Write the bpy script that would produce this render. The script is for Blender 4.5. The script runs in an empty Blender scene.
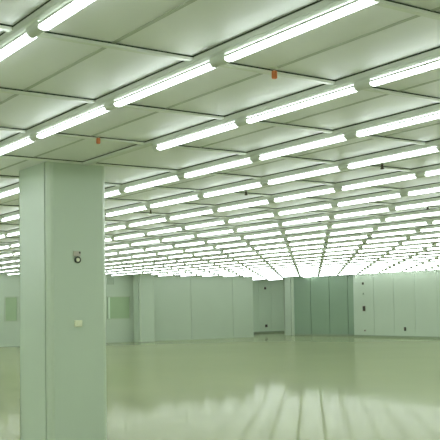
import bpy, bmesh, math
from mathutils import Vector, Matrix

scene = bpy.context.scene
COL = scene.collection

# ------------------------------------------------------------------ lattice
YAW = 0.9726
CAM_H = 1.65
A = 1.3500            # spacing of the lamp rows
B = 1.6116            # length of one lamp with its end caps
_x0, _y0 = -0.1775, 4.1312
X0 = _x0 * math.cos(YAW) - _y0 * math.sin(YAW)
Y0 = _x0 * math.sin(YAW) + _y0 * math.cos(YAW)
ZC = CAM_H + 1.806    # ceiling height


def PX(j): return X0 + B * j
def PY(i): return Y0 + A * i


# ------------------------------------------------------------------ materials
def new_mat(name):
    m = bpy.data.materials.new(name)
    m.use_nodes = True
    nt = m.node_tree
    bs = nt.nodes['Principled BSDF']
    return m, nt, bs


def paint(name, col, rough=0.4, var=0.03, scale=0.6, spec=0.5, bump=0.0, rvar=0.0, bscale=30.0, metal=0.0):
    m, nt, bs = new_mat(name)
    tc = nt.nodes.new('ShaderNodeTexCoord')
    nz = nt.nodes.new('ShaderNodeTexNoise')
    nz.inputs['Scale'].default_value = scale
    nz.inputs['Detail'].default_value = 4
    nt.links.new(tc.outputs['Object'], nz.inputs['Vector'])
    rp = nt.nodes.new('ShaderNodeValToRGB')
    rp.color_ramp.elements[0].position = 0.3
    rp.color_ramp.elements[1].position = 0.7
    rp.color_ramp.elements[0].color = (*[c * (1 - var) for c in col], 1)
    rp.color_ramp.elements[1].color = (*[min(1, c * (1 + var)) for c in col], 1)
    nt.links.new(nz.outputs['Fac'], rp.inputs['Fac'])
    nt.links.new(rp.outputs['Color'], bs.inputs['Base Color'])
    bs.inputs['Roughness'].default_value = rough
    bs.inputs['Specular IOR Level'].default_value = spec
    bs.inputs['Metallic'].default_value = metal
    if rvar:
        mr = nt.nodes.new('ShaderNodeMapRange')
        mr.inputs['To Min'].default_value = rough - rvar
        mr.inputs['To Max'].default_value = rough + rvar
        nt.links.new(nz.outputs['Fac'], mr.inputs['Value'])
        nt.links.new(mr.outputs['Result'], bs.inputs['Roughness'])
    if bump:
        n2 = nt.nodes.new('ShaderNodeTexNoise')
        n2.inputs['Scale'].default_value = bscale
        n2.inputs['Detail'].default_value = 2
        nt.links.new(tc.outputs['Object'], n2.inputs['Vector'])
        bp = nt.nodes.new('ShaderNodeBump')
        bp.inputs['Strength'].default_value = bump
        bp.inputs['Distance'].default_value = 0.01
        nt.links.new(n2.outputs['Fac'], bp.inputs['Height'])
        nt.links.new(bp.outputs['Normal'], bs.inputs['Normal'])
    return m


M_WALL = paint('wall_paint', (0.56, 0.65, 0.52), rough=0.32, var=0.02)
M_BRIGHTENED = paint('brightened_wall_paint', (0.76, 0.90, 0.71), rough=0.35, var=0.02)  # passage paint lightened in place of missing light; also used on the mullion
M_BAY = paint('grey_green_panel', (0.285, 0.395, 0.275), rough=0.35, var=0.03)
M_CEIL = paint('ceiling_panel_paint', (0.89, 0.905, 0.89), rough=0.45, var=0.015, spec=0.4)
M_LINE = paint('ceiling_joint_sealant', (0.52, 0.55, 0.48), rough=0.5, var=0.03)
M_RAIL = paint('rail_paint', (0.70, 0.74, 0.66), rough=0.4, var=0.02)
M_TRIM = paint('crossbar_paint', (0.78, 0.82, 0.72), rough=0.3, var=0.02)
M_GASK = paint('dark_gasket', (0.030, 0.045, 0.026), rough=0.8, var=0.1, scale=4)
M_SEAL = paint('joint_sealant', (0.34, 0.40, 0.30), rough=0.6, var=0.05, scale=2)
M_BASE = paint('cove_base', (0.30, 0.37, 0.25), rough=0.4, var=0.05)
M_FLOOR = paint('epoxy_floor', (0.375, 0.405, 0.235), rough=0.6, var=0.03, scale=0.25, spec=0.0)
_nt = M_FLOOR.node_tree              # clear sealer over the epoxy
_gl = _nt.nodes.new('ShaderNodeBsdfGlossy')
_gl.inputs['Color'].default_value = (0.95, 0.97, 0.92, 1)
_gl.inputs['Roughness'].default_value = 0.07
_tc = _nt.nodes.new('ShaderNodeTexCoord')
_nz = _nt.nodes.new('ShaderNodeTexNoise')
_nz.inputs['Scale'].default_value = 1.1
_nz.inputs['Detail'].default_value = 1.0
_bp = _nt.nodes.new('ShaderNodeBump')
_bp.inputs['Strength'].default_value = 0.035
_bp.inputs['Distance'].default_value = 0.01
_nt.links.new(_tc.outputs['Object'], _nz.inputs['Vector'])
_nt.links.new(_nz.outputs['Fac'], _bp.inputs['Height'])
_nt.links.new(_bp.outputs['Normal'], _gl.inputs['Normal'])
_mx = _nt.nodes.new('ShaderNodeMixShader')
_fr = _nt.nodes.new('ShaderNodeFresnel')
_fr.inputs['IOR'].default_value = 1.42
_mu = _nt.nodes.new('ShaderNodeMath')
_mu.operation = 'MULTIPLY'
_mu.inputs[1].default_value = 0.78
_pw = _nt.nodes.new('ShaderNodeMath')
_pw.operation = 'POWER'
_pw.inputs[1].default_value = 1.8
_nt.links.new(_fr.outputs['Fac'], _pw.inputs[0])
_nt.links.new(_pw.outputs['Value'], _mu.inputs[0])
_nt.links.new(_mu.outputs['Value'], _mx.inputs['Fac'])
_nt.links.new(_nt.nodes['Principled BSDF'].outputs['BSDF'], _mx.inputs[1])
_nt.links.new(_gl.outputs['BSDF'], _mx.inputs[2])
_nt.links.new(_mx.outputs['Shader'], _nt.nodes['Material Output'].inputs['Surface'])
M_PILLAR = paint('pillar_paint', (0.59, 0.685, 0.55), rough=0.3, var=0.015)
M_CORNER = paint('pillar_corner_paint', (0.59, 0.68, 0.53), rough=0.3, var=0.015)
M_PANE = paint('green_window_film', (0.44, 0.58, 0.36), rough=0.15, var=0.04)
M_FRAME = paint('window_frame_paint', (0.52, 0.60, 0.46), rough=0.35)
M_ORANGE = paint('orange_plastic', (0.74, 0.22, 0.07), rough=0.5, var=0.05, scale=20)
M_BRONZE = paint('dark_bronze', (0.065, 0.050, 0.028), rough=0.45, var=0.05, scale=20)
M_STEEL = paint('dull_metal', (0.40, 0.42, 0.36), rough=0.35, var=0.05, scale=20, metal=0.6)
M_DARK = paint('dark_plastic', (0.035, 0.045, 0.032), rough=0.45, var=0.1, scale=20)
M_BROWN = paint('brown_plastic', (0.10, 0.075, 0.05), rough=0.45, var=0.1, scale=20)
M_PALE = paint('pale_plastic', (0.82, 0.84, 0.62), rough=0.4, var=0.02, scale=20)
M_PINK = paint('pinkish_plastic', (0.56, 0.52, 0.44), rough=0.4, var=0.02, scale=20)
M_VENT = paint('vent_paint', (0.42, 0.50, 0.38), rough=0.4)

M_LENS, _nt, _bs = new_mat('lit_lamp_lens')
_bs.inputs['Base Color'].default_value = (0.8, 0.85, 0.78, 1)
_tc = _nt.nodes.new('ShaderNodeTexCoord')
_nz = _nt.nodes.new('ShaderNodeTexNoise')
_nz.inputs['Scale'].default_value = 3.0
_mr = _nt.nodes.new('ShaderNodeMapRange')
LAMP = 7.4
_mr.inputs['To Min'].default_value = LAMP * 0.95
_mr.inputs['To Max'].default_value = LAMP * 1.05
_nt.links.new(_tc.outputs['Object'], _nz.inputs['Vector'])
_nt.links.new(_nz.outputs['Fac'], _mr.inputs['Value'])
_nt.links.new(_mr.outputs['Result'], _bs.inputs['Emission Strength'])
_bs.inputs['Emission Color'].default_value = (0.92, 1.0, 1.02, 1)


# ------------------------------------------------------------------ helpers
def bx(bm, x0, x1, y0, y1, z0, z1, mi=0):
    v = [bm.verts.new(p) for p in ((x0, y0, z0), (x1, y0, z0), (x1, y1, z0), (x0, y1, z0),
                                   (x0, y0, z1), (x1, y0, z1), (x1, y1, z1), (x0, y1, z1))]
    for q in ((3, 2, 1, 0), (4, 5, 6, 7), (0, 1, 5, 4), (1, 2, 6, 5), (2, 3, 7, 6), (3, 0, 4, 7)):
        f = bm.faces.new([v[k] for k in q])
        f.material_index = mi


def extrude_x(bm, prof, x0, x1, mi=0, closed=True, caps=True):
    """profile of (y, z) points swept along x"""
    a = [bm.verts.new((x0, y, z)) for y, z in prof]
    b = [bm.verts.new((x1, y, z)) for y, z in prof]
    n = len(prof)
    for k in range(n if closed else n - 1):
        f = bm.faces.new((a[k], a[(k + 1) % n], b[(k + 1) % n], b[k]))
        f.material_index = mi
    if caps and closed:
        bm.faces.new(list(reversed(a))).material_index = mi
        bm.faces.new(b).material_index = mi


def prism_z(bm, poly, z0, z1, mi=0):
    a = [bm.verts.new((x, y, z0)) for x, y in poly]
    b = [bm.verts.new((x, y, z1)) for x, y in poly]
    n = len(poly)
    for k in range(n):
        bm.faces.new((a[k], a[(k + 1) % n], b[(k + 1) % n], b[k])).material_index = mi
    bm.faces.new(list(reversed(a))).material_index = mi
    bm.faces.new(b).material_index = mi


def lathe(bm, prof, seg=20, axis='z', mi=0):
    """profile of (radius, height) spun round an axis"""
    rings = []
    for r, h in prof:
        ring = []
        for k in range(seg):
            t = 2 * math.pi * k / seg
            c, s = r * math.cos(t), r * math.sin(t)
            ring.append(bm.verts.new({'z': (c, s, h), 'x': (h, c, s), 'y': (c, h, s)}[axis]))
        rings.append(ring)
    for a, b in zip(rings, rings[1:]):
        for k in range(seg):
            bm.faces.new((a[k], a[(k + 1) % seg], b[(k + 1) % seg], b[k])).material_index = mi
    bm.faces.new(list(reversed(rings[0]))).material_index = mi
    bm.faces.new(rings[-1]).material_index = mi


def finish(bm, bevel=0.0, seg=2):
    bmesh.ops.recalc_face_normals(bm, faces=bm.faces[:])
    if bevel:
        bmesh.ops.bevel(bm, geom=bm.edges[:], offset=bevel, segments=seg, affect='EDGES', profile=0.5)


def mesh_of(name, bm, mats):
    bmesh.ops.recalc_face_normals(bm, faces=bm.faces[:])
    me = bpy.data.meshes.new(name)
    bm.to_mesh(me)
    bm.free()
    for m in (mats if isinstance(mats, (list, tuple)) else [mats]):
        me.materials.append(m)
    return me


def link(name, me, parent=None, loc=(0, 0, 0), label=None):
    o = bpy.data.objects.new(name, me)
    COL.objects.link(o)
    o.location = loc
    if parent:
        o.parent = parent
    if label:
        o['label'] = label
    return o


def obj(name, bm, mats, parent=None, loc=(0, 0, 0), label=None):
    return link(name, mesh_of(name, bm, mats), parent, loc, label)


def thing(name, label, cat, loc=(0, 0, 0), group=None, rotz=0):
    o = bpy.data.objects.new(name, None)
    o.empty_display_size = 0.1
    COL.objects.link(o)
    o.location = loc
    o.rotation_euler = (0, 0, rotz)
    o['label'] = label
    o['category'] = cat
    if group:
        o['group'] = group
    return o


def struct(name, bm, mats, label, cat, loc=(0, 0, 0)):
    o = obj(name, bm, mats, None, loc)
    o['kind'] = 'structure'
    o['label'] = label
    o['category'] = cat
    return o


# ------------------------------------------------------------------ room extents
XL = PX(-23.1)         # left wall face
YR = PY(23.2)          # right wall face
YB = PY(23.75)         # dark panelled bay face
X_BAY0 = PX(-23.3)     # bay from the far pillar ...
X_BAY1 = PX(-20.43)    # ... to the end of the right wall
Y_OPEN = PY(20.56)     # end of the left wall, the passage begins
X_PASS = PX(-26.8)     # back wall of the passage
XF, YF = 9.0, -9.0     # walls behind the camera
Y_PASS = PY(36)

# ------------------------------------------------------------------ floor, ceiling
bm = bmesh.new()
bx(bm, X_PASS - 0.4, XF + 0.3, YF - 0.3, Y_PASS + 0.3, -0.2, 0)
struct('floor', bm, M_FLOOR, 'shiny greenish beige seamless floor reflecting the lamps', 'floor')

bm = bmesh.new()
bx(bm, X_PASS - 0.4, XF + 0.3, YF - 0.3, Y_PASS + 0.3, ZC, ZC + 0.2)
for i in range(-9, 36):     # the shallow joint down the middle of every panel strip
    y = PY(i + 0.5)
    for xa, xb in (((X_PASS, PX(-5.2)), (PX(-3.2), XF)) if i == 2 else ((X_PASS, XF),)):   # none on the blank panel beside the near pillar
        bx(bm, xa, xb, y - 0.016, y + 0.016, ZC - 0.004, ZC, 1)
struct('ceiling', bm, [M_CEIL, M_LINE], 'pale green panelled ceiling between the lamp rows', 'ceiling')

# crossbars that run from lamp row to lamp row


def JX(j):
    """lattice place of the crossbar that belongs to lamp joint j"""
    return j + (-0.20 if j >= -1 else {-2: -0.17, -3: -0.11, -4: -0.05}.get(j, 0.0))


n = 0
for j in range(-32, 8):
    x = PX(JX(j))
    if x < X_PASS + 0.1 or x > XF - 0.1:
        continue
    y0, y1 = (YF, YR) if x > X_BAY1 else ((YF, YB) if x > X_BAY0 else ((YF, Y_PASS) if x > XL + 0.1 else (YF, Y_PASS)))
    if XL - 0.3 < x <= XL + 0.1:
        y0 = Y_OPEN + .05
    bm = bmesh.new()
    bx(bm, x - 0.022, x + 0.022, y0, y1, ZC - 0.012, ZC, 1)
    extrude = [(x - 0.027, ZC - 0.012), (x + 0.027, ZC - 0.012), (x + 0.023, ZC - 0.031), (x - 0.023, ZC - 0.031)]
    a = [bm.verts.new((px, y0, pz)) for px, pz in extrude]
    b = [bm.verts.new((px, y1, pz)) for px, pz in extrude]
    for k in range(4):
        bm.faces.new((a[k], a[(k + 1) % 4], b[(k + 1) % 4], b[k]))
    bm.faces.new(a)
    bm.faces.new(list(reversed(b)))
    n += 1
    struct('trim_%d' % n, bm, [M_TRIM, M_GASK], 'pale ceiling crossbar running from lamp row to lamp row', 'crossbar')


# ------------------------------------------------------------------ walls
def wall_x(bm, face, sgn, y0, y1, joints, openings=(), z1=ZC):
    """wall whose face is at x = face and looks along sgn*x; openings are (ya, yb, za, zb)"""
    T, G = 0.06, 0.007
    js = sorted([y0] + [q for q in joints if y0 + .05 < q < y1 - .05] + [y1])
    xa, xb = sorted((face, face - sgn * T))
    for a, b in zip(js, js[1:]):
        a2, b2 = (a if a == y0 else a + G), (b if b == y1 else b - G)
        ops = [o for o in openings if o[1] > a2 and o[0] < b2]
        if not ops:
            bx(bm, xa, xb, a2, b2, 0, z1)
        else:
            za = min(o[2] for o in ops)
            zb = max(o[3] for o in ops)
            bx(bm, xa, xb, a2, b2, 0, za)
            bx(bm, xa, xb, a2, b2, zb, z1)
            cur = a2
            for o in sorted(ops):
                if o[0] > cur:
                    bx(bm, xa, xb, cur, o[0], za, zb)
                cur = max(cur, o[1])
            if cur < b2:
                bx(bm, xa, xb, cur, b2, za, zb)
    xa, xb = sorted((face - sgn * (T + 0.02), face - sgn * 0.2))
    bx(bm, xa, xb, y0, y1, 0, z1)
    xa, xb = sorted((face - sgn * T, face - sgn * (T + 0.02)))
    bx(bm, xa, xb, y0, y1, 0, z1, 1)


def wall_y(bm, face, sgn, x0, x1, joints, z1=ZC, G=0.007):
    T = 0.06
    js = sorted([x0] + [q for q in joints if x0 + .05 < q < x1 - .05] + [x1])
    ya, yb = sorted((face, face - sgn * T))
    for a, b in zip(js, js[1:]):
        bx(bm, (a if a == x0 else a + G), (b if b == x1 else b - G), ya, yb, 0, z1)
    ya, yb = sorted((face - sgn * (T + 0.02), face - sgn * 0.2))
    bx(bm, x0, x1, ya, yb, 0, z1)
    ya, yb = sorted((face - sgn * T, face - sgn * (T + 0.02)))
    bx(bm, x0, x1, ya, yb, 0, z1, 1)


WIN = [(PY(9.93), PY(10.42), 1.15, 2.34), (PY(13.84), PY(14.86), 1.15, 2.32)]
bm = bmesh.new()
wall_x(bm, XL, 1, YF, Y_OPEN, [PY(17.55 + 2 * k) for k in range(-12, 3)], WIN)
bx(bm, XL - 0.2, XL, Y_OPEN, Y_OPEN + 0.012, 0, ZC)
struct('wall_left', bm, [M_WALL, M_SEAL], 'long pale green panel wall with two dark windows', 'wall')

bm = bmesh.new()
wall_y(bm, YR, -1, X_BAY1, XF, [PX(-19.48 + 0.905 * k) for k in range(0, 27)])
bx(bm, X_BAY1 - 0.02, X_BAY1, YR, YB, 0, ZC)
struct('wall_right', bm, [M_WALL, M_SEAL], 'pale green panel wall at the right with small devices', 'wall')

BAY_A = (X_BAY0 + 0.06, PY(22.75) + 0.12)
BAY_L = math.hypot(X_BAY1 + 0.05 - BAY_A[0], YB - BAY_A[1])
BAY_R = math.atan2(YB - BAY_A[1], X_BAY1 + 0.05 - BAY_A[0])
bm = bmesh.new()
wall_y(bm, 0, -1, 0, BAY_L, [BAY_L * q for q in (0.255, 0.52, 0.775)], ZC, 0.016)
struct('wall_back', bm, [M_BAY, M_SEAL], 'darker grey green panelled bay beside the far pillar', 'wall', (*BAY_A, 0)).rotation_euler = (0, 0, BAY_R)

bm = bmesh.new()
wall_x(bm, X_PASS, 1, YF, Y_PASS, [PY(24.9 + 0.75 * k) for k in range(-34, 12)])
struct('wall_passage', bm, [M_BRIGHTENED, M_SEAL], 'pale wall seen through the opening beside the far pillar', 'wall')

bm = bmesh.new()
wall_x(bm, X_BAY0 + 0.1, -1, PY(22.75) + 0.9, Y_PASS, [])  # unseen wall, added to close the dark void and reflect light
struct('wall_bounce', bm, [M_WALL, M_SEAL], 'unseen pale wall behind the dark bay, added to reflect light', 'wall')
bm = bmesh.new()
wall_y(bm, Y_PASS, -1, X_PASS, X_BAY0, [])
struct('wall_end', bm, [M_WALL, M_SEAL], 'pale wall at the far end behind the opening', 'wall')

bm = bmesh.new()
wall_x(bm, XF, -1, YF, YR, [])
struct('wall_front', bm, [M_WALL, M_SEAL], 'pale wall behind the camera', 'wall')
bm = bmesh.new()
wall_y(bm, YF, 1, X_PASS, XF, [])
struct('wall_side', bm, [M_WALL, M_SEAL], 'pale wall left of the camera', 'wall')

# cove bases
for nm, args in (('right', (X_BAY1 - 0.02, XF, YR - 0.015, YR)), ('back', (0, BAY_L, -0.015, 0)),
                 ('passage', (X_PASS, X_PASS + 0.015, YF, Y_PASS)), ('left', (XL, XL + 0.012, YF, Y_OPEN))):
    bm = bmesh.new()
    bx(bm, *args, 0.0, 0.09 if nm != 'left' else 0.05)
    o = struct('baseboard_' + nm, bm, M_BASE if nm != 'left' else M_WALL, 'low base strip along the foot of the wall', 'baseboard')
    if nm == 'back':
        o.location = (*BAY_A, 0)
        o.rotation_euler = (0, 0, BAY_R)

# windows in the left wall
for k, (ya, yb, za, zb) in enumerate(WIN):
    x = XL - 0.055
    bm = bmesh.new()
    bx(bm, x, x + 0.012, ya + .05, yb - .05, za + .05, zb - .05)
    w = struct('window_%d' % (k + 1), bm, M_PANE,
               ['narrow dark green window in the wall left of the near pillar',
                'dark green window with a pale mullion right of the near pillar'][k], 'window')
    bm = bmesh.new()
    d0, d1 = x - 0.005, XL + 0.012
    bx(bm, d0, d1, ya - .005, ya + .05, za, zb)
    bx(bm, d0, d1, yb - .05, yb + .005, za, zb)
    bx(bm, d0, d1, ya + .05, yb - .05, za, za + .05)
    bx(bm, d0, d1, ya + .05, yb - .05, zb - .05, zb)
    obj('window_frame', bm, M_FRAME, w)
    if k == 1:
        bm = bmesh.new()
        bx(bm, x + .012, XL + 0.03, ya + .11, ya + .20, za + .05, zb - .05)
        obj('mullion', bm, M_BRIGHTENED, w, label='pale vertical mullion')
        bm = bmesh.new()
        bx(bm, x + .012, XL - 0.02, ya + .05, ya + .105, za + .05, zb - .05)
        obj('seal_strip', bm, M_SEAL, w, label='dark strip beside the mullion')


# ------------------------------------------------------------------ pillars
def pillar(label, i0, j1, wx=0.86, wy=0.86, groove=0.026, ch=0.072):
    """front corner (towards the camera) at lattice (i0, j1)"""
    y0, x1 = PY(i0), PX(j1)
    cx, cy, hx, hy = x1 - wx / 2, y0 + wy / 2, wx / 2, wy / 2
    t = thing('pillar', label, 'pillar', (cx, cy, 0))
    bm = bmesh.new()
    gx, gy = ch + groove, ch + 0.003      # an open groove beside each strip on the narrow faces
    # shaft: square with its corners notched for the corner strips
    poly = [(-hx + gx, -hy), (hx - gx, -hy), (hx - gx, -hy + gy), (hx, -hy + gy), (hx, hy - gy), (hx - gx, hy - gy), (hx - gx, hy),
            (-hx + gx, hy), (-hx + gx, hy - gy), (-hx, hy - gy), (-hx, -hy + gy), (-hx + gx, -hy + gy)]
    prism_z(bm, poly, 0, ZC)
    obj('shaft', bm, M_PILLAR, t)
    for sx, sy in ((1, -1), (1, 1), (-1, -1), (-1, 1)):
        bm = bmesh.new()
        cx_, cy_ = hx - 0.003, hy - 0.003
        pts = [(cx_ - ch, cy_ - ch), (cx_, cy_ - ch), (cx_ - ch * .18, cy_ - ch * .62), (cx_ - ch * .62, cy_ - ch * .18), (cx_ - ch, cy_)]
        prism_z(bm, [(sx * px, sy * py) for px, py in pts], 0, ZC)
        obj('corner_strip', bm, M_CORNER, t)
    return t


PIL = [('big square pale green pillar in the left foreground', 1.68, -4.15, 0.98, 0.81),
       ('square pillar standing against the left wall, between window and long blank wall', 14.93, -22.6, 0.83, 0.86),
       ('distant square pillar between the wall opening and the dark panelled bay', 22.75, -23.22, 0.86, 0.86)]
COLS = []
for lab, i0, j1, wx, wy in PIL:
    pillar(lab, i0, j1, wx, wy, 0.026 if wx > 0.9 else 0.10)
    COLS.append((PX(j1) - wx, PX(j1), PY(i0), PY(i0) + wy))

# ------------------------------------------------------------------ lamps
CAP = 0.092
GK = 0.012
HOUSE = [(-0.042, -GK), (-0.040, -0.050), (-0.024, -0.078), (0.024, -0.078), (0.040, -0.050), (0.042, -GK)]





def u_profile(w, top, bot, n=7):
    pts = [(-w, top)]
    mid = top + (bot - top) * 0.45
    for k in range(n + 1):
        t = math.pi * k / n
        pts.append((-w * 0.98 * math.cos(t), mid + (bot - mid) * math.sin(t)))
    pts.append((w, top))
    return pts


def add_housing(bm, full=False):
    extrude_x(bm, HOUSE, 0, B)


def add_gasket(bm, mi=0):
    extrude_x(bm, [(-0.040, -GK), (-0.040, 0), (0.040, 0), (0.040, -GK)], 0, B, mi)


def add_cap(bm, x0, x1, mi=0):
    extrude_x(bm, u_profile(0.0375, -0.070, -0.130, 9), x0, x1, mi)


LENS = [(0.024, -0.076), (0.027, -0.084), (0.034, -0.101), (0.036, -0.111), (0.033, -0.119), (0.022, -0.124)]


def mirror(right):
    return right + [(-y, z) for y, z in reversed(right)]


def add_lens(bm, mi=0):
    # shallow lens: a narrow glowing neck above a broad rounded foot
    extrude_x(bm, mirror(LENS), CAP, B - CAP, mi)


def add_lens_far(bm, mi=0, mb=0):
    extrude_x(bm, mirror(LENS[2:]), CAP, B - CAP, mi)
    extrude_x(bm, mirror([(0.024, -0.076), (0.034, -0.101)]), CAP, B - CAP, mb)


def add_clip(bm, s):
    y0, y1 = sorted((s * 0.026, s * 0.0365))
    bx(bm, CAP, B - CAP, y0, y1, -0.1015, -0.0845)


def build(f, name, mats):
    bm = bmesh.new()
    f(bm)
    return mesh_of(name, bm, mats)


ME_HOUSE = build(add_housing, 'housing', M_RAIL)
ME_GASK = build(add_gasket, 'gasket', M_GASK)
ME_CAP0 = build(lambda bm: add_cap(bm, 0, CAP), 'end_cap', M_RAIL)
ME_CAP1 = build(lambda bm: add_cap(bm, B - CAP, B), 'end_cap', M_RAIL)
ME_LENS = build(add_lens, 'lens', M_LENS)
ME_CLIP = [build(lambda bm, e=e: add_clip(bm, e), 'clip_strip', M_RAIL) for e in (-1, 1)]


def whole(bm, dx=0, dy=0, dz=0):
    b2 = bmesh.new()
    add_housing(b2)
    add_gasket(b2, 1)
    add_cap(b2, 0, CAP)
    add_cap(b2, B - CAP, B)
    add_lens_far(b2, 2)
    bmesh.ops.translate(b2, verts=b2.verts[:], vec=(dx, dy, dz))
    me = bpy.data.meshes.new('tmp')
    b2.to_mesh(me)
    b2.free()
    bm.from_mesh(me)
    bpy.data.meshes.remove(me)


bm = bmesh.new()
whole(bm)
ME_FAR = mesh_of('ceiling_lamp', bm, [M_RAIL, M_GASK, M_LENS])

# camera numbers, used to know which lamps the picture shows and in what order
F_PX, CY_PX, PITCH, ROLL = 910.43, 266.09, 0.0458, -0.0156


def project(x, y, z):
    z -= CAM_H
    X = x * math.cos(YAW) + y * math.sin(YAW)
    Y = -x * math.sin(YAW) + y * math.cos(YAW)
    c, s = math.cos(PITCH), math.sin(PITCH)
    yc, zc = c * Y + s * z, -s * Y + c * z
    if yc < 0.3:
        return None
    u, v = X / yc * F_PX, -zc / yc * F_PX
    c, s = math.cos(ROLL), math.sin(ROLL)
    return 220 + c * u - s * v, CY_PX + s * u + c * v


def seg_hits_box(px, py, box):
    x0, x1, y0, y1 = box
    t0, t1 = 0.0, 0.999
    for p, lo, hi in ((px, x0, x1), (py, y0, y1)):
        if abs(p) < 1e-9:
            if not (lo <= 0 <= hi):
                return False
            continue
        a, b = lo / p, hi / p
        if a > b:
            a, b = b, a
        t0, t1 = max(t0, a), min(t1, b)
    return t0 < t1


BLOCK = COLS + [(XL - 0.2, XL, YF, Y_OPEN), (X_BAY0, X_BAY1, YB, YB + .2), (X_BAY1, XF, YR, YR + .2)]


def shown(i, j):
    """how many of the sample points along the lens the camera sees, and the pixel of the middle one"""
    hits = []
    y = PY(i)
    for k in range(25):
        x = PX(j) + CAP + (B - 2 * CAP) * k / 24
        for dz in (-0.124, -0.08):
            q = project(x, y - 0.03, ZC + dz)
            if q is None or not (0 <= q[0] <= 440 and 0 <= q[1] <= 440):
                continue
            if any(seg_hits_box(x, y, b) for b in BLOCK):
                continue
            hits.append(q)
            break
    return len(hits), hits


def room_has(i, j):
    x0, x1, y = PX(j), PX(j + 1), PY(i)
    if y > Y_PASS - 0.1 or y < YF + 0.2 or x1 > XF - 0.05:
        return False
    if x0 < X_PASS + 0.05:
        return False
    for bx0, bx1, by0, by1 in COLS:
        if x1 > bx0 and x0 < bx1 and y + 0.06 > by0 and y - 0.06 < by1:
            return False
    if y > YR - 0.1 and x1 > X_BAY1 - 0.1:
        return False
    if YB - 0.1 < y < YB + 0.3 and x1 > X_BAY0 - .6:
        return False
    if y > YB - 0.1 and x1 > X_BAY0 - .6:
        return False
    if y < Y_OPEN + 0.1 and x0 < XL + 0.02 and x1 > XL - 0.22:
        return False
    return True


BLANK = {(2, -4), (2, -5)}
seen, rest = {}, []
for i in range(-9, 37):
    for j in range(-32, 9):
        if (i, j) in BLANK or not room_has(i, j):
            continue
        c, hits = shown(i, j)
        if c >= 1:
            seen[(i, j)] = (c, hits)
        else:
            rest.append((i, j))

ONES = ['', 'first', 'second', 'third', 'fourth', 'fifth', 'sixth', 'seventh', 'eighth', 'ninth', 'tenth', 'eleventh', 'twelfth',
        'thirteenth', 'fourteenth', 'fifteenth', 'sixteenth', 'seventeenth', 'eighteenth', 'nineteenth']
TENS = {2: ('twentieth', 'twenty'), 3: ('thirtieth', 'thirty'), 4: ('fortieth', 'forty')}


def ordinal(n_):
    if n_ < 20:
        return ONES[n_]
    t_, o_ = divmod(n_, 10)
    return TENS[t_][0] if o_ == 0 else TENS[t_][1] + '-' + ONES[o_]


rows = sorted({i for i, j in seen})
LIMIT = 300
keep = set(sorted(seen, key=lambda ij: (PX(ij[1]) + B / 2) ** 2 + PY(ij[0]) ** 2)[:LIMIT])
rest += [q for q in seen if q not in keep]
made = 0
for rn, i in enumerate(rows):
    js = sorted(j for (ii, j) in seen if ii == i and (ii, j) in keep)
    for k, j in enumerate(js):
        if len(js) == 1:
            place = 'the only one'
        elif k == len(js) - 1:
            place = 'rightmost'
        elif k == 0:
            place = 'leftmost'
        else:
            place = ordinal(k + 1) + ' from left'
        if rn == 0:
            row = 'the nearest row, top left corner of the ceiling'
        else:
            row = 'the ' + ordinal(rn + 1) + ' row back from the camera'
        lab = 'lit white ceiling lamp, %s in %s' % (place, row)
        loc = (PX(j), PY(i), ZC)
        dist = math.hypot(PX(j) + B / 2, PY(i))
        made += 1
        if dist < 30:
            t = thing('ceiling_lamp', lab, 'lamp', loc, 'ceiling lamps in long rows')
            link('housing', ME_HOUSE, t)
            link('gasket', ME_GASK, t, label='dark gasket strip')
            link('end_cap', ME_CAP0, t)
            link('end_cap', ME_CAP1, t)
            l = link('lens', ME_LENS, t, label='glowing white lens')
            for cm in ME_CLIP:
                link('clip_strip', cm, l, label='thin grey strip along the lens')
        else:
            o = link('ceiling_lamp', ME_FAR, None, loc)
            o['label'] = lab
            o['category'] = 'lamp'
            o['group'] = 'ceiling lamps in long rows'
print('LAMPS seen', len(seen), 'made', made, 'rest', len(rest), 'rows', len(rows))

bm = bmesh.new()
for i, j in rest:
    whole(bm, PX(j), PY(i), ZC)
o = obj('ceiling_lamp_field', bm, [M_RAIL, M_GASK, M_LENS])
o['kind'] = 'stuff'
o['label'] = 'lit white ceiling lamps of the hall beyond the edges of the picture'
o['category'] = 'lamps'

# the unlit stretch of rail beside the near pillar
bm = bmesh.new()
for j0, j1 in ((-4.0, -3.0),):
    extrude_x(bm, [(-0.05, -GK), (-0.048, -0.03), (-0.04, -0.04), (0.04, -0.04), (0.048, -0.03), (0.05, -GK)], PX(j0) - 0.1, PX(j1))
    extrude_x(bm, [(-0.046, -GK), (-0.046, 0), (0.046, 0), (0.046, -GK)], PX(j0) - 0.1, PX(j1), 1)
n += 1
struct('trim_%d' % n, bm, [M_RAIL, M_GASK], 'unlit pale rail between the near pillar and the first lamp of its row', 'rail', (0, PY(2), ZC))

# ------------------------------------------------------------------ sprinkler heads on the crossbars


def sprinkler(i, j, label, cap_mat, orange, z=ZC):
    t = thing('sprinkler_head', label, 'sprinkler', (PX(j), PY(i), z), 'sprinkler heads under the crossbars')
    bm = bmesh.new()
    lathe(bm, [(0.034, 0.0), (0.032, -0.006), (0.014, -0.010)], 20)
    obj('cover_plate', bm, M_TRIM, t)
    bm = bmesh.new()
    lathe(bm, [(0.010, -0.008), (0.010, -0.020), (0.014, -0.022), (0.014, -0.028)], 14)
    obj('stem', bm, M_STEEL, t)
    bm = bmesh.new()
    if orange:
        lathe(bm, [(0.014, -0.024), (0.0205, -0.027), (0.0215, -0.076), (0.017, -0.083), (0.006, -0.085)], 18)
        obj('cap', bm, cap_mat, t, label='orange plastic cap')
    else:
        lathe(bm, [(0.010, -0.026), (0.017, -0.032), (0.017, -0.07), (0.024, -0.084), (0.025, -0.09), (0.012, -0.094)], 16)
        obj('cap', bm, cap_mat, t, label='dark bronze head')


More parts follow.
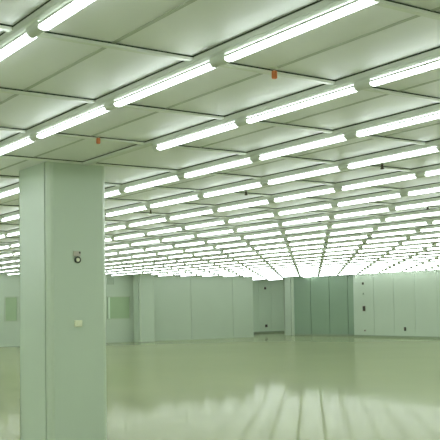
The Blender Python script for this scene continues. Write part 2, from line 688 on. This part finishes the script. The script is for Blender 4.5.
sprinkler(1.49, JX(-1) + 0.042, 'orange capped sprinkler head under the ceiling, upper middle of the photo', M_ORANGE, True)
sprinkler(1.54, JX(-3) + 0.042, 'orange capped sprinkler head in the ceiling right above the near pillar', M_ORANGE, True)
sprinkler(4.41, -2.95, 'dark sprinkler head at upper right between fifth and sixth lamp rows', M_BRONZE, False)
sprinkler(4.42, -4.78, 'dark sprinkler head near the middle of the ceiling', M_BRONZE, False)
sprinkler(4.44, -6.62, 'dark sprinkler head just right of the near pillar', M_BRONZE, False)
sprinkler(7.52, -4.9, 'small dark sprinkler head by the right edge of the ceiling', M_BRONZE, False)
sprinkler(7.37, -6.6, 'small distant sprinkler head right of centre among the far lamp rows', M_BRONZE, False)

# ------------------------------------------------------------------ devices on pillar and walls
xp = PX(-4.15)                      # the pillar face that looks towards +x
yp = PY(1.967)
t = thing('gauge', 'small round dark rimmed gauge under a pale plate on the near pillar', 'gauge', (xp - 0.003, yp, 2.265))
bm = bmesh.new()
bx(bm, 0, 0.03, -0.055, 0.035, 0.045, 0.105)
finish(bm, 0.005)
p = obj('plate', bm, M_PINK, t, label='pale pinkish plate')
bm = bmesh.new()
bx(bm, 0.03, 0.034, 0.012, 0.030, 0.075, 0.100)
obj('button', bm, M_DARK, p, label='dark button')
bm = bmesh.new()
lathe(bm, [(0.036, 0.0), (0.041, 0.004), (0.041, 0.024), (0.034, 0.028), (0.028, 0.020)], 24, 'x')
obj('rim', bm, M_DARK, t, label='dark ring')
bm = bmesh.new()
lathe(bm, [(0.024, 0.018), (0.024, 0.030), (0.020, 0.033)], 24, 'x')
obj('dial', bm, M_PALE, t, label='pale dial')
bm = bmesh.new()
bx(bm, 0, 0.014, -0.008, 0.008, 0.030, 0.050)
obj('stem', bm, M_STEEL, t)

t = thing('wall_switch', 'small pale switch box low on the near pillar below the gauge', 'switch', (xp, yp, 1.485))
bm = bmesh.new()
bx(bm, 0, 0.028, -0.05, 0.05, -0.04, 0.04)
finish(bm, 0.006)
obj('box', bm, M_PALE, t)
bm = bmesh.new()
bx(bm, 0.028, 0.034, -0.018, 0.018, -0.02, 0.02)
finish(bm, 0.002)
obj('rocker', bm, M_PALE, t)


def wall_device(name, label, cat, x, y, z, w, h, d, mat, mat2, axis):
    """little box on the right wall (axis y) or the passage wall (axis x) with a face plate in front"""
    t = thing(name, label, cat, (x, y, z))
    for nm, q, d0, d1, m in (('box', 1.0, 0, d, mat), ('face', 0.62, d, d + 0.012, mat2)):
        bm = bmesh.new()
        if axis == 'y':
            bx(bm, -w / 2 * q, w / 2 * q, -d1, -d0, -h / 2 * q, h / 2 * q)
        else:
            bx(bm, d0, d1, -w / 2 * q, w / 2 * q, -h / 2 * q, h / 2 * q)
        finish(bm, min(0.006, (d1 - d0) * .3))
        obj(nm, bm, m, t)


for nm, lab, cat, j, z, w, h, ma, mb in (
        ('alarm_button', 'brown wall box at mid height near the left end of the right wall', 'alarm', -19.94, 1.49, 0.17, 0.27, M_BROWN, M_DARK),
        ('wall_sensor', 'tiny dark sensor high on the right wall above the brown box', 'sensor', -19.97, 2.82, 0.10, 0.12, M_BROWN, M_DARK),
        ('wall_plate', 'faint pale plate on the right wall between dark sensor and brown box', 'plate', -19.96, 2.27, 0.08, 0.10, M_VENT, M_VENT),
        ('wall_socket', 'pale socket low on the right wall below the brown box', 'socket', -19.91, 0.33, 0.11, 0.09, M_PINK, M_BROWN),
        ('wall_outlet', 'dark outlet low in the middle of the right wall', 'outlet', -18.11, 0.44, 0.12, 0.19, M_DARK, M_BROWN)):
    wall_device(nm, lab, cat, PX(j), YR + 0.003, z, w, h, 0.04, ma, mb, 'y')

wall_device('wall_sensor', 'tiny dark sensor high on the wall inside the opening', 'sensor', X_PASS, PY(24.53), 2.86, 0.12, 0.14, 0.04, M_DARK, M_BROWN, 'x')
wall_device('wall_outlet', 'dark outlet low on the wall inside the opening', 'outlet', X_PASS, PY(24.56), 0.45, 0.17, 0.17, 0.04, M_DARK, M_BROWN, 'x')

# vent on the left wall
t = thing('wall_vent', 'square grey vent grille on the left wall above the mullioned window', 'vent', (XL, PY(14.03), 3.07))
bm = bmesh.new()
s = 0.17
bx(bm, 0, 0.02, -s, s, -s, s)
obj('back_panel', bm, M_VENT, t)
bm = bmesh.new()
for a_ in ((-s, s, s - .03, s), (-s, s, -s, -s + .03), (-s, -s + .03, -s + .03, s - .03), (s - .03, s, -s + .03, s - .03)):
    bx(bm, 0.02, 0.035, *a_)
for k in range(6):
    z = -s + 0.05 + k * 0.047
    bx(bm, 0.02, 0.030, -s + .03, s - .03, z - 0.01, z + 0.004)
obj('grille', bm, M_VENT, t)

# ------------------------------------------------------------------ world, camera, view
w = bpy.data.worlds.new('World')
scene.world = w
w.use_nodes = True
w.node_tree.nodes['Background'].inputs['Color'].default_value = (0.75, 0.9, 0.7, 1)
w.node_tree.nodes['Background'].inputs['Strength'].default_value = 0.02

cam = bpy.data.cameras.new('camera')
co = bpy.data.objects.new('camera', cam)
COL.objects.link(co)
co.matrix_world = (Matrix.Translation((0, 0, CAM_H)) @ Matrix.Rotation(YAW, 4, 'Z') @
                   Matrix.Rotation(math.pi / 2 + PITCH, 4, 'X') @ Matrix.Rotation(ROLL, 4, 'Z'))
cam.sensor_width = 36
cam.lens = F_PX / 440 * 36
cam.shift_y = (CY_PX - 220) / 440
cam.clip_end = 300
scene.camera = co

vs = scene.view_settings
vs.view_transform = 'Standard'
vs.look = 'None'
vs.exposure = 0.33
vs.gamma = 1
vs.use_curve_mapping = False
